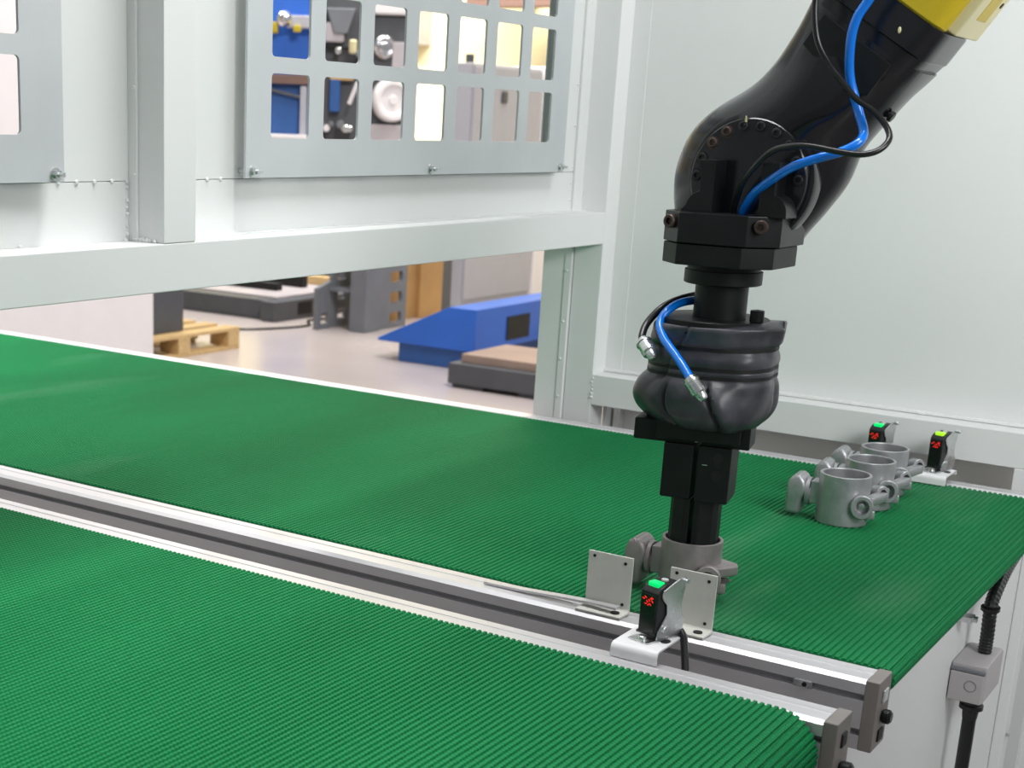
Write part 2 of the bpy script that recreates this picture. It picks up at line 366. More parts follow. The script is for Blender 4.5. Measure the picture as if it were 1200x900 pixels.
# ================================================================== CONVEYORS
ZB = 0.85
def belt_mesh(x_left, x_end, y0, y1, pitch, ztop, rad, rib=0.0018):
    """ribbed endless belt: top run, half turn round the end roller, return run."""
    path = []                                            # (x, z, normal)
    xc = x_end - rad; zc = ztop - rad - rib
    n = int((xc - x_left)/pitch)
    for i in range(n+1):
        x = xc - (n-i)*pitch
        path.append((x, 0, 0))
    prof = []
    def add(px, pz, nx, nz, h): prof.append((px + nx*h, pz + nz*h))
    shp = ((0.0, 0.0), (0.30, 0.0), (0.42, 1.0), (0.88, 1.0))
    for i in range(n):
        x = xc - (n-i)*pitch
        for f, h in shp: add(x + f*pitch, zc + rad, 0, 1, h*rib)
    m = max(6, int(PI*rad/pitch)); 
    for i in range(m):
        for f, h in shp:
            a = (i+f)/m*PI
            add(xc + rad*math.sin(a), zc + rad*math.cos(a), math.sin(a), math.cos(a), h*rib)
    prof.append((xc, zc - rad)); prof.append((x_left, zc - rad))
    bm = new()
    ys = [y0, y1]
    rows = [[bm.verts.new((x, y, z)) for (x, z) in prof] for y in ys]
    k = len(prof)
    for i in range(k-1): bm.faces.new((rows[0][i], rows[0][i+1], rows[1][i+1], rows[1][i]))
    # inner skin gives the belt its thickness
    inner = [(x_left, zc+rad-0.003), (xc, zc+rad-0.003)] + [(xc+(rad-0.003)*math.sin(a/12*PI), zc+(rad-0.003)*math.cos(a/12*PI)) for a in range(1, 13)] + [(x_left, zc-rad+0.003)]
    ri = [[bm.verts.new((x, y, z)) for (x, z) in inner] for y in ys]
    for i in range(len(inner)-1): bm.faces.new((ri[0][i+1], ri[0][i], ri[1][i], ri[1][i+1]))
    # toothed side walls of the top run and turn: strip between outline and inner skin
    for s in (0, 1):
        for i in range(k-1):
            x0_, z0_ = prof[i]; x1_, z1_ = prof[i+1]
            def inn(x, z):
                if x <= xc: return (x, zc + rad - 0.003) if z > zc else (x, zc - rad + 0.003)
                d = math.hypot(x-xc, z-zc); return (xc+(x-xc)/d*(rad-0.003), zc+(z-zc)/d*(rad-0.003))
            a = inn(x0_, z0_); b_ = inn(x1_, z1_); y = ys[s]
            bm.faces.new((rows[s][i], rows[s][i+1], bm.verts.new((b_[0], y, b_[1])), bm.verts.new((a[0], y, a[1]))))
    return bm
def belt_obj(parent, *a, **k):
    return obj('belt', belt_mesh(*a, **k), 'belt', parent, smooth=0)
def rail(parent, x0, x1, y0, y1, ztop, h=0.064, front=True, sides=(1, 1)):
    """slotted aluminium profile, slots in both faces, plastic cap at the +X end"""
    d = 0.007; sl = 0.0030; r = 0.0032
    def side(y, s, up):                                  # s: +1 inward direction
        pts = [(y, ztop-r), (y, ztop-0.25*h+sl), (y+s*0.0012, ztop-0.25*h+sl-0.0004), (y+s*d, ztop-0.25*h+sl-0.0004), (y+s*d, ztop-0.25*h-sl), (y, ztop-0.25*h-sl),
               (y, ztop-0.75*h+sl), (y+s*d, ztop-0.75*h+sl), (y+s*d, ztop-0.75*h-sl), (y, ztop-0.75*h-sl), (y, ztop-h)]
        return pts if not up else pts[::-1]
    ym = (y0+y1)/2
    top = [(y1-r, ztop), (ym+0.0045, ztop), (ym+0.004, ztop-0.0006), (ym-0.004, ztop-0.0006), (ym-0.0045, ztop), (y0+0.0042, ztop)]
    outline = side(y0, 1, False) + side(y1, -1, True) + top
    rl = obj('rail', PR(outline, 'YZ', x0, x1-0.012), 'alu', parent, smooth=25)
    cp = obj('end_cap', B(x1-0.0122, x1, y0-0.0006, y1+0.0006, ztop-h-0.0006, ztop+0.0006, 0.0016), 'cap_grey', rl)
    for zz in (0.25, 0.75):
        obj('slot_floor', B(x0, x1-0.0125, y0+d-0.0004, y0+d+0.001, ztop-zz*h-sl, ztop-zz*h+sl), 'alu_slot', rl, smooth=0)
    return rl, cp

near = thing('conveyor', (-1.3, 0.8, 0.0), 'near green ribbed belt conveyor with silver slotted side rail in the foreground', 'conveyor', 'green belt conveyors')
belt_obj(near, -2.6, -0.302, 0.40, 1.1015, 0.0059, 0.8545, 0.034)
rl, cp = rail(near, -2.6, -0.2885, 1.1045, 1.1420, ZB)
obj('rail_knob', C_((-0.2885, 1.123, 0.806), (-0.278, 1.123, 0.806), 0.0075, seg=18, bev=0.002), 'black_oxide', near)
obj('slot_bolt', B(-0.2887, -0.2868, 1.117, 1.129, 0.826, 0.838, 0.0008), 'hex_black', near)
obj('roller', C_((-0.339, 0.41, 0.8185), (-0.339, 1.103, 0.8185), 0.0285, seg=28), 'dark_steel', near)
obj('bearing_block', B(-0.375, -0.305, 1.108, 1.139, 0.742, 0.785, 0.002), 'black_oxide', near)
obj('side_rail', B(-2.6, -0.30, 0.36, 0.397, 0.786, 0.85, 0.002), 'alu', near)
for x in (-2.3, -0.55):
    for y in (0.40, 1.10): obj('leg', B(x-0.02, x+0.02, y-0.02, y+0.02, 0.0, 0.786 if y < 1 else 0.785, 0.003), 'alu', near)

far = thing('conveyor', (-1.6, 1.65, 0.0), 'far green ribbed belt conveyor passing under the white crossbeam', 'conveyor', 'green belt conveyors')
belt_obj(far, -3.4, -0.2885, 1.2605, 2.034, 0.0064, 0.8505, 0.010)
rl, cp = rail(far, -3.4, -0.2885, 1.2185, 1.2565, ZB)
obj('rail_knob', C_((-0.2885, 1.238, 0.815), (-0.280, 1.238, 0.815), 0.0065, seg=18, bev=0.002), 'black_oxide', far)
obj('slot_bolt', B(-0.2887, -0.2868, 1.231, 1.245, 0.828, 0.840, 0.0008), 'zinc', far)
obj('slot_bolt', B(-0.2887, -0.2868, 1.231, 1.245, 0.792, 0.803, 0.0008), 'hex_black', far)
b = new(); box(b, -0.362, -0.345, 1.2172, 1.225, 0.8305, 0.8375, 0.0008); 
obj('slot_nut', b, 'zinc', far)
obj('slot_screw', C_((-0.352, 1.2165, 0.834), (-0.352, 1.2175, 0.834), 0.0022, seg=10), 'hex_black', far)
rail(far, -3.4, -0.31, 2.0365, 2.0660, ZB + 0.001)
obj('nose_roller', C_((-0.2985, 1.263, 0.8389), (-0.2985, 2.033, 0.8389), 0.0065, seg=20), 'dark_steel', far)
obj('end_panel', B(-0.327, -0.3205, 1.262, 2.035, 0.10, 0.8265, 0.001), 'paint_white', far)
obj('end_post', B(-0.3204, -0.3060, 2.000, 2.035, 0.0, 0.805, 0.002), 'paint_white', far)
for z in (0.53, 0.35): obj('post_bolt', C_((-0.306, 2.012, z), (-0.302, 2.012, z), 0.004, seg=12), 'zinc', far)
for x in (-3.1, -1.7, -0.45):
    for y in (1.2375, 2.0555): obj('leg', B(x-0.018, x+0.018, y-0.018, y+0.018, 0.0, 0.786, 0.003), 'alu', far)

# ================================================================== ROBOT ARM
rb = thing('robot_arm', (-0.509, 1.345, 1.18), 'black robot wrist and forearm with yellow casing reaching down to the far belt', 'robot')
LP = [(-.568, 1.198), (-.5800, 1.2230), (-.5838, 1.2480), (-.5822, 1.2690), (-.5723, 1.2961), (-.5517, 1.3181), (-.5156, 1.3409), (-.4962, 1.36), (-.4837, 1.377), (-.4724, 1.3943), (-.4612, 1.4180)]
RP = [(-.494, 1.188), (-.4640, 1.1960), (-.4490, 1.2137), (-.4344, 1.2335), (-.4194, 1.2577), (-.4112, 1.2842), (-.4011, 1.301), (-.389, 1.3162), (-.3760, 1.3335), (-.3670, 1.3440), (-.3595, 1.3530)]
DP = [.036, .043, .049, .053, .056, .0575, .0575, .0555, .0535, .052, .051]
EX = [2.4, 2.3, 2.2, 2.15, 2.1, 2.1, 2.15, 2.3, 2.7, 3.4, 4.0]
def smooth_secs(L, R, D, E_, n=4):
    l = catmull([(a[0], 0, a[1]) for a in L], n); r = catmull([(a[0], 0, a[1]) for a in R], n)
    d = catmull([(a, b, 0) for a, b in zip(D, E_)], n)
    return [((p.x, p.z), (q.x, q.z), 1.385, s.x, s.y) for p, q, s in zip(l, r, d)]
fore = obj('forearm', loft(new(), smooth_secs(LP, RP, DP, EX), 48), 'black_paint', rb, smooth=50)
# collar between the black forearm and the yellow casing
ax_ = Vector((0.55, 0, 0.835)).normalized()
def sec(t, l=0.0, r=0.0, b=0.053, n=5, base=((-.4602, 1.4201), (-.3590, 1.3535))):
    e = Vector((base[1][0]-base[0][0], 0, base[1][1]-base[0][1])).normalized()
    p = Vector((base[0][0], 0, base[0][1])) + ax_*t - e*l; q = Vector((base[1][0], 0, base[1][1])) + ax_*t + e*r
    return ((p.x, p.z), (q.x, q.z), 1.385, b, n)
obj('collar', loft(new(), [sec(-0.002, -.003, -.003, .0500), sec(0.008, -.001, -.001, .0505), sec(0.0095, 0, 0, .0525), sec(0.034, 0, 0, .0528), sec(0.036, -.001, -.001, .0520)], 56), 'black_paint', rb, smooth=30)
yc = obj('yellow_casing', loft(new(), [sec(0.036, -.001, -.005, .0515, 8), sec(0.038, 0.000, -.004, .0535, 8), sec(0.16, 0.002, -.003, .055, 8), sec(0.30, 0.002, -.002, .055, 8)], 56), 'yellow', rb, smooth=30)
# cream underside rib of the casing with its long slot
e0 = sec(0.038, 0, -.004); q0 = Vector((e0[1][0], 0, e0[1][1])); perp = Vector((0.835, 0, -0.55)).normalized()
def rib_pts(a, b_, c, d): return [tuple((q0 + ax_*t + perp*s)[i] for i in (0, 2)) for t, s in ((a, c), (b_, c), (b_, d), (a, d))]
obj('casing_rib', PR(rib_pts(0.0, 0.25, -0.002, 0.009), 'XZ', 1.350, 1.425, 0.002), 'cream', yc)
obj('casing_slot', PR(rib_pts(0.018, 0.075, 0.008, 0.0094), 'XZ', 1.372, 1.402), 'yellow', yc)
obj('casing_hole', C_(tuple(q0 + ax_*0.035 + perp*0.0085 + Vector((0, 1.412, 0))), tuple(q0 + ax_*0.035 + perp*0.0098 + Vector((0, 1.412, 0))), 0.0025, seg=12), 'hex_black', yc)
# access cover and the chipped spot on the collar
cov = [(-.4420, 1.4010), (-.3790, 1.3590), (-.3960, 1.3330), (-.4180, 1.3400), (-.4580, 1.3760)]
obj('access_cover', PR(cov, 'XZ', 1.3325, 1.3360, 0.0012), 'black_oxide', rb)
g = new(); sp = Vector((-.3757, 1.3325, 1.3871)); lathe(g, sp, (0, -1, 0), [(0, 0.0016), (0.0008, 0.0011), (0.0010, 0)], 8)
bmesh.ops.scale(g, verts=g.verts[:], vec=(1.0, 1, 1.8), space=Matrix.Translation(-sp)); obj('paint_chip', g, 'cream', rb)
for p, d in (((-.3905, 1.375, 1.3205), (0.84, 0, -0.54)), ((-.4730, 1.375, 1.3800), (-0.84, 0, 0.54))):
    p = Vector(p); d = Vector(d); b = new(); cyl(b, p, p+d*0.0045, 0.0028, seg=12); cyl(b, p+d*0.0045, p+d*0.0085, 0.0048, seg=12, bev=0.0006)
    obj('side_screw', b, 'bolt_dark', rb)
# round bolted cover of the wrist joint
dc = Vector((-.4925, 1.3265, 1.2578))
disc = obj('wrist_disc', lathe(new(), (dc.x, 1.350, dc.z), (0, -1, 0), [(0, 0), (0, .0605), (.012, .0605), (.0165, .0590), (.0172, .0570), (.0172, .0555), (.0235, .0545), (.0245, .0535), (.0245, .0)], 72), 'black_paint', rb, smooth=30)
yf = 1.350-.0245
for k in range(-5, 5):
    a = math.radians(9.75 + 19.5*k); p = Vector((dc.x + .0478*math.sin(a), yf, dc.z + .0478*math.cos(a)))
    b = lathe(new(), p, (0, -1, 0), [(-.001, .0058), (.0003, .0058), (.0003, .0046), (.0022, .0044), (.0026, .0038), (.0026, .0024), (.0008, .0022), (.0008, 0)], 18)
    m = 'bolt_brown' if k in (-2, -3) else 'bolt_dark'
    obj('bolt', b, m, disc, smooth=30)
g = lathe(new(), (-.4990, yf-.0004, 1.3065), (0.12, -0.35, 0.9), [(0, .0014), (.004, .0012), (.0075, .0006), (.008, 0)], 8)
obj('paint_mark', g, 'cream', disc)
# gussets joining disc and clamp block
def gusset(x0, x1, flip):
    w_ = x1-x0
    pts = [(0, 0), (w_, 0), (w_, .048), (w_-.016, .048), (w_-.016, .040), (w_-.014, .040), (w_-.014, .020)]
    for k in range(1, 6):
        a = k/6*PI/2; pts.append((w_-.014-.012*math.sin(a), .020-.012*(1-math.cos(a))-.004*k/6))
    pts.append((0, .003))
    pts = [((x1-p[0]) if flip else (x0+p[0]), 1.2265+p[1]) for p in pts]
    return PR(pts, 'XZ', 1.300, 1.330, 0.0008)
obj('gusset', gusset(-.5430, -.5130, False), 'black_oxide', rb, smooth=40)
obj('gusset', gusset(-.4700, -.4440, True), 'black_oxide', rb, smooth=40)
# clamp block in two layers, chamfered corners
def octo(cx, cy, h, ch): return [(cx-h, cy-h+ch), (cx-h+ch, cy-h), (cx+h-ch, cy-h), (cx+h, cy-h+ch), (cx+h, cy+h-ch), (cx+h-ch, cy+h), (cx-h+ch, cy+h), (cx-h, cy+h-ch)]
blk = obj('clamp_block', PR(octo(-.506, 1.343, .0560, .0235), 'XY', 1.2000, 1.2275, 0.0010), 'black_oxide', rb)
obj('clamp_plate', PR(octo(-.508, 1.342, .0535, .0225), 'XY', 1.1800, 1.1990, 0.0010), 'gripper_black', rb)
for x, y, dx, dy in ((-.5470, 1.2990, -.55, -.84), (-.4640, 1.2990, .55, -.84)):
    p = Vector((x, y, 1.2185)); d = Vector((dx*0.35, dy, 0)).normalized()
    b = lathe(new(), p, d, [(-.004, .0045), (.004, .0045), (.004, .0062), (.0095, .0062), (.0105, .0055), (.0105, .0032), (.007, .003), (.007, 0)], 18)
    obj('clamp_bolt', b, 'bolt_brown', blk, smooth=30)
# hoses along the arm
BLUE1 = [(-0.370, 1.30, 1.455), (-0.382, 1.298, 1.430), (-0.3948, 1.30, 1.4088), (-0.4028, 1.30, 1.3941), (-0.4061, 1.302, 1.3751), (-0.4057, 1.310, 1.348), (-0.3964, 1.315, 1.3203), (-0.3883, 1.310, 1.3028), (-0.3892, 1.300, 1.2935), (-0.4012, 1.295, 1.286), (-0.4173, 1.290, 1.2804), (-0.4387, 1.290, 1.2723), (-0.4581, 1.295, 1.2604), (-0.4759, 1.305, 1.2475), (-0.4883, 1.315, 1.2322), (-0.490, 1.318, 1.226)]
BLACK1 = [(-0.437, 1.30, 1.450), (-0.4394, 1.30, 1.4163), (-0.4384, 1.30, 1.3958), (-0.4336, 1.302, 1.3751), (-0.4227, 1.304, 1.3578), (-0.4119, 1.303, 1.3463), (-0.3969, 1.303, 1.3307), (-0.3812, 1.306, 1.3205), (-0.3689, 1.306, 1.3083), (-0.3633, 1.30, 1.2979), (-0.3678, 1.29, 1.2887), (-0.38, 1.284, 1.2847), (-0.3981, 1.283, 1.2861), (-0.4204, 1.2805, 1.2895), (-0.439, 1.283, 1.2895), (-0.4591, 1.29, 1.2844), (-0.4749, 1.295, 1.2706), (-0.4887, 1.305, 1.255), (-0.4973, 1.315, 1.2332), (-0.498, 1.317, 1.226)]
obj('air_hose', TB(BLUE1, .0040, 14), 'hose_blue', rb, smooth=60)
obj('signal_cable', TB(BLACK1, .0027, 12), 'cable_black', rb, smooth=60)

# ================================================================== GRIPPER (tool bolted under the wrist)
gx, gy = -0.5150, 1.3411
gr = thing('gripper', (gx, gy, 0.88), 'black two finger gripper in dark leather jacket hanging below the robot wrist', 'gripper')
obj('mount_flange', lathe(new(), (-.5114, gy, 1.1800), (0, 0, -1), [(0, 0), (0, .034), (.006, .034), (.0062, .0362), (.0180, .0362), (.0188, .0345), (.0188, 0)], 40), 'gripper_black', gr)
obj('mount_column', C_((-.5114, gy, 1.1615), (-.5114, gy, 1.128), .0247, seg=40), 'gripper_black', gr)
pl = obj('top_plate', lathe(new(), (-.5149, gy, 1.1295), (0, 0, -1), [(0, 0), (0, .0500), (.001, .051), (.0125, .051), (.0125, 0)], 48), 'gripper_black', gr)
b = new(); p = (-.4710, 1.3310, 1.1295); lathe(b, p, (0, 0, 1), [(0, .0045), (.0005, .0066), (.0105, .0066), (.0112, .0058), (.0112, .003), (.006, .003), (.006, 0)], 18); obj('plate_screw', b, 'black_oxide', pl)
# leather jacket: lofted rings with folds
ZS = [(1.1245, -.5085, .0565), (1.1225, -.5085, .0575), (1.116, -.5095, .0575), (1.1090, -.5115, .0588), (1.1055, -.5125, .0572), (1.1020, -.5130, .0572), (1.096, -.5140, .0608), (1.0905, -.5140, .0612), (1.0862, -.5135, .0598), (1.0842, -.5130, .0592),
      (1.0815, -.5130, .0604), (1.0775, -.5130, .0598), (1.0745, -.5140, .0610), (1.069, -.5160, .0648), (1.060, -.5180, .0672), (1.051, -.5180, .0675), (1.042, -.5165, .0645), (1.034, -.5140, .0580), (1.0280, -.5120, .0500), (1.0250, -.5110, .0430)]
def ydiv(z): return 1.22 - 0.17*max(0.0, min(1.0, (z-1.098)/0.022))
def jacket(z, th, a):
    skirt = max(0.0, min(1.0, (1.076-z)/0.015))
    f = 0.0
    t1 = -1.95; t2 = -1.18 + (1.070-z)*6.5; t3 = 0.15
    def dth(t): return (th - t + PI) % (2*PI) - PI
    f -= skirt*0.0050*math.exp(-(dth(t1)/0.035)**2)
    x2 = dth(t2); f += skirt*0.0055*(math.exp(-((x2-0.07)/0.16)**2) if x2 > 0 else -1.0*math.exp(-(x2/0.09)**2))
    f -= skirt*0.004*math.exp(-(dth(t3)/0.08)**2)
    f += skirt*0.0012*math.sin(th*3+1.0+z*40) + 0.0007*math.sin(th*5+z*120) + 0.0006*math.sin(th*11-z*90)
    up = max(0.0, min(1.0, (z-1.095)/0.02))
    f += up*0.0065*math.exp(-(dth(-0.12)/0.14)**2) + up*0.002*math.sin(th*2+0.5)
    f -= (1-skirt)*0.003*math.exp(-(dth(-2.15+(z-1.08)*8)/0.06)**2)
    return a*f/0.065 if False else f
def jacket_bm():
    bm = new(); seg = 200; rings = []
    pts = catmull([(z, c, a) for z, c, a in ZS], 3)
    for v in pts:
        z, c, a = v; ring = []
        for k in range(seg):
            th = 2*PI*k/seg; n = 2.5
            r = a/((abs(math.cos(th))**n + abs(math.sin(th)*ydiv(z))**n)**(1/n)) + jacket(z, th, a)
            ring.append(bm.verts.new((c + r*math.cos(th), gy + r*math.sin(th), z + (0.006*math.exp(-((th-0.0)/0.5)**2) if z > 1.119 else 0) + 0.0075*math.cos(th)*0.35*0.6)))
        rings.append(ring)
    for a, b in zip(rings, rings[1:]):
        for k in range(seg): bm.faces.new((a[k], b[k], b[(k+1) % seg], a[(k+1) % seg]))
    bm.faces.new(rings[0]); bm.faces.new(rings[-1][::-1]); return bm
jk = obj('leather_jacket', jacket_bm(), 'leather', gr, smooth=60)
def fold_shade(z, hw, c, a, grow):  # thin dark band standing in for the shaded gap between two jacket folds
    bm = new(); seg = 96; rings = []
    for dz, g_ in ((hw, -0.002), (hw, grow), (-hw, grow), (-hw, -0.002)):
        ring = []
        for k in range(seg):
            th = 2*PI*k/seg; n = 2.5
            r = a/((abs(math.cos(th))**n + abs(math.sin(th)*ydiv(z))**n)**(1/n)) + jacket(z, th, a) + g_
            ring.append(bm.verts.new((c + r*math.cos(th), gy + r*math.sin(th), z + dz + 0.0075*math.cos(th)*0.35*0.6)))
        rings.append(ring)
    rings.append(rings[0])
    for p, q in zip(rings, rings[1:]):
        for k in range(seg): bm.faces.new((p[k], q[k], q[(k+1) % seg], p[(k+1) % seg]))
    return bm
for z, hw, c, a in ((1.1036, .0016, -.5128, .0573), (1.0850, .0017, -.5132, .0595), (1.0775, .0015, -.5130, .0599)):
    obj('fold_shade', fold_shade(z, hw, c, a, 0.0006), 'fold_shade', jk)
# jaws, turned a little about the tool axis
G = ROT(12)
def gbox(name, x0, x1, y0, y1, z0, z1, parent, m='gripper_black', bev=0.0015):
    return obj(name, B(gx+x0, gx+x1, gy+y0, gy+y1, z0, z1, bev, 2, G, (gx, gy, (z0+z1)/2)), m, parent)
gbox('gripper_body', -.040, .040, -.034, .034, 1.0135, 1.075, gr)
for s in (-1, 1):
    jw = gbox('jaw_rail', *( (-.063, -.003) if s < 0 else (.003, .048)), -.025, .012, 1.0085, 1.0295, gr)
    j = gbox('jaw', *((-.032, -.0030) if s < 0 else (.001, .033)), -.028, .022, 0.9550 if s < 0 else 0.9540, 1.0090, gr)
    if s > 0:
        p = Vector((gx+.0245, gy-.030, .980)); 
        for zz, rr in ((.981, .0052), (.992, .0036), (.999, .0046)):
            q = G @ (Vector((gx+.0205, gy-.0282, zz)) - Vector((gx, gy, zz))) + Vector((gx, gy, zz)); d = G @ Vector((0, -1, 0))
            obj('jaw_screw', lathe(new(), q, d, [(0, 0), (0, rr), (.0004, rr), (.0004, rr*.6), (-.002, rr*.6), (-.002, 0)], 14), 'hex_black', j)
        obj('jaw_scratch', B(gx+.006, gx+.011, gy-.0283, gy-.0281, .9905, .9912, 0, 2, G, (gx, gy, .99)), 'zinc', j, smooth=0)
    pts = []
    x_in = .0025
    aa = math.acos(x_in/.0295)
    for k in range(9):
        t = -aa + 2*aa*k/8; pts.append((gx + s*.0295*math.cos(t), gy + .0295*math.sin(t)))
    F = .0256/.0295
    raw = [(.0022, -.0285), (.009, -.0288), (.022, -.0195), (.0270, -.010), (.0280, .008), (.018, .0215), (.0022, .0280)]
    pts = [(gx + s*a*F, gy + b_*F) for a, b_ in raw]
    bmf = PR(pts, 'XY', .884, .9545, 0.0008)
    bmesh.ops.rotate(bmf, verts=bmf.verts[:], cent=(gx, gy, .9), matrix=G)
    obj('finger', bmf, 'gripper_black', gr)
obj('jaw_gap_pin', C_((gx+.004, gy-.0265, 1.012), (gx+.004, gy-.0265, 1.020), .0014, seg=8), 'zinc', gr)
# hoses into the jacket and their fittings
BLUE2 = [(-0.515, 1.375, 1.141), (-0.5335, 1.368, 1.1418), (-0.5447, 1.335, 1.1412), (-0.5507, 1.315, 1.1354), (-0.5539, 1.302, 1.1238), (-0.5440, 1.290, 1.1113), (-0.5256, 1.278, 1.0983), (-0.5113, 1.270, 1.087), (-0.5015, 1.264, 1.0785)]
BLACK2 = [(-0.515, 1.380, 1.146), (-0.5390, 1.374, 1.1462), (-0.5510, 1.345, 1.1433), (-0.5620, 1.325, 1.1353), (-0.5700, 1.310, 1.1207), (-0.5690, 1.298, 1.1096), (-0.5640, 1.290, 1.1030)]
h1 = obj('air_hose', TB(BLUE2, .0040, 14), 'hose_blue', gr, smooth=60)
h2 = obj('signal_cable', TB(BLACK2, .0036, 12), 'cable_black', gr, smooth=60)
def fitting(p, d, parent, s=1.0):
    p = Vector(p); d = Vector(d).normalized()
    lathe_p = [(0, 0), (0, .0052), (.003, .0058), (.003, .0068), (.0045, .0070), (.0045, .0062), (.0125, .0062), (.0125, .0066), (.0155, .0064), (.0165, .0048), (.0180, .0046), (.0205, .0042), (.0225, .003), (.0235, 0)]
    obj('hose_fitting', lathe(new(), p, d, [(a*s, r*s) for a, r in lathe_p], 20), 'zinc', parent, smooth=30)
fitting((-0.5050, 1.266, 1.0812), (.60, -.10, -.62), h1, 1.12)
fitting((-0.5655, 1.292, 1.1060), (.62, -.45, -.45), h2, 1.15)

# ================================================================== METAL CASTINGS
def casting(loc, rz, label, group, body='casting', lug=True):
    t = thing('metal_casting', (0, 0, 0), label, 'casting', group)
    H = .057
    rg = obj('ring_body', lathe(new(), (0, 0, 0), (0, 0, 1), [(0.001, .0285), (0, .0290), (0, .0312), (.001, .0318), (H-.0006, .0318), (H, .0312), (H, .0288), (H-.0008, .0283), (.03, .0280), (0.001, .0285)], 48), body, t, smooth=29)
    # bulbous end cover on the left
    b = new(); pts = [(-.069, .004), (-.069, .034)]
    for k in range(1, 8):
        a = PI*k/8; pts.append((-.0565 - .0125*math.cos(a), .034 + .0165*math.sin(a)))
    pts += [(-.044, .034), (-.046, .026), (-.050, .022), (-.050, .004)]
    prism(b, pts, 'XZ', -.018, .018, .0045)
    obj('end_cover', b, body, t, smooth=60)
    b = new(); cyl(b, (-.046, 0, .028), (-.030, 0, .028), .0120, seg=20); lathe(b, (-.0455, 0, .030), (1, 0, 0), [(0, 0), (0, .0165), (.004, .0165), (.0045, .016), (.0045, 0)], 24)
    box(b, -.040, -.028, -.012, .012, .018, .045, .002)
    obj('neck', b, body, t, smooth=40)
    # pipe boss on the right with its bore, and the lug behind it
    d = Vector((.30, -.95, 0)).normalized(); p = Vector((.0235, -.0085, .0260))
    boss = obj('pipe_boss', lathe(new(), p, d, [(0, 0), (0, .0105), (.0145, .0115), (.0155, .0135), (.0220, .0138), (.0230, .0128), (.0230, .0088), (.012, .0080), (.012, 0)], 28), body, t, smooth=35)
    obj('bore_plug', lathe(new(), p + d*.0125, d, [(0, .0042), (.004, .0038), (.0048, 0)], 14), 'casting_bore', boss)
    if lug:
        lg = obj('lug', B(.027, .041, -.020, .026, .026, .037, .003, 2, ROT(-12), (.033, -.02, .03)), body, t, smooth=40)
        q = Vector((.0415, .024, .034)); dq = Vector((.75, -.62, .1)).normalized()
        lb = obj('lug_boss', lathe(new(), q - dq*.012, dq, [(0, 0), (0, .0090), (.014, .0095), (.0155, .0085), (.0155, .0055), (.008, .005), (.008, 0)], 22), body, t, smooth=35)
        obj('lug_bore', lathe(new(), q + dq*.0005, dq, [(-.004, 0), (-.004, .0045), (-.0035, .0045), (-.0035, 0)], 14), 'hex_black', lb)
    else:
        obj('flange', PR([(.010, -.026), (.036, -.018), (.050, .006), (.046, .016), (.020, .026)], 'XY', .026, .036, .002), body, t, smooth=40)
        obj('flange_rib', PR([(.022, .004), (.046, .022), (.022, .026)], 'XZ', -.002, .004, .001), body, t, smooth=40)
    obj('side_flange', B(.020, .040, -.010, .022, .008, .020, .003, 2, ROT(20), (.03, 0, .014)), body, t, smooth=40)
    b = B(-.012, .012, .028, .0375, .012, .030, .002); obj('back_pad', b, body, t)
    t.location = loc; t.rotation_euler = (0, 0, math.radians(rz)); t.scale = (.94, .94, 1.05)
    return t
GC = 'bare metal castings on the far belt'
casting((-.4850, 1.7390, .8505), 4, 'bare metal casting nearest the rail, front of the row of three', GC)
casting((-.4850, 1.8410, .8505), 6, 'bare metal casting in the middle of the row of three', GC)
casting((-.4925, 1.9290, .8505), 3, 'bare metal casting at the back of the row, beside the far sensors', GC)
casting((gx, gy, .8505), 2, 'brownish metal casting held by the black gripper fingers', GC, 'casting_brown', False)

# ================================================================== SENSORS AND THEIR MOUNTS
def sensor_mount(x, y, z, label, length=.066, width=.046):
    """white folded sheet bracket: flat top, rolled front and rear edge"""
    t = thing('mounting_bracket', (x, y, z), label, 'bracket', 'white folded sensor brackets')
    h = .013; th = .0022; r = .006; pts = []
    o = [(-.5*length, 0), (-.5*length, h-r)] + [(-.5*length + r - r*math.cos(k/5*PI/2), h-r+r*math.sin(k/5*PI/2)) for k in range(1, 6)]
    o += [(.5*length-r + r*math.sin(k/5*PI/2), h-r+r*math.cos(k/5*PI/2)) for k in range(0, 5)] + [(.5*length, h-r), (.5*length, h*0.45)]
    i_ = [(.5*length-th, h*0.45), (.5*length-th, h-r)] + [(.5*length-r+(r-th)*math.cos(k/4*PI/2), h-r+(r-th)*math.sin(k/4*PI/2)) for k in range(1, 5)]
    i_ += [(-.5*length+r-(r-th)*math.sin(k/4*PI/2), h-r+(r-th)*math.cos(k/4*PI/2)) for k in range(0, 4)] + [(-.5*length+th, h-r), (-.5*length+th, 0)]
    pts = [(y+a, z+b) for a, b in o+i_]
    bm = new()
    obj('folded_plate', PR(pts, 'YZ', x-width/2, x+width/2, .0005), 'bracket_white', t, smooth=40)
    for dx, dy in ((-.014, .016), (.016, .002)):
        g = C_((x+dx, y+dy, z+h-.0005), (x+dx, y+dy, z+h+.0003), .0042, seg=16)
        bmesh.ops.scale(g, verts=g.verts[:], vec=(1.0, 1.5, 1), space=Matrix.Translation((-(x+dx), -(y+dy), 0)))
        obj('slot', g, 'hex_black', t)
    return t
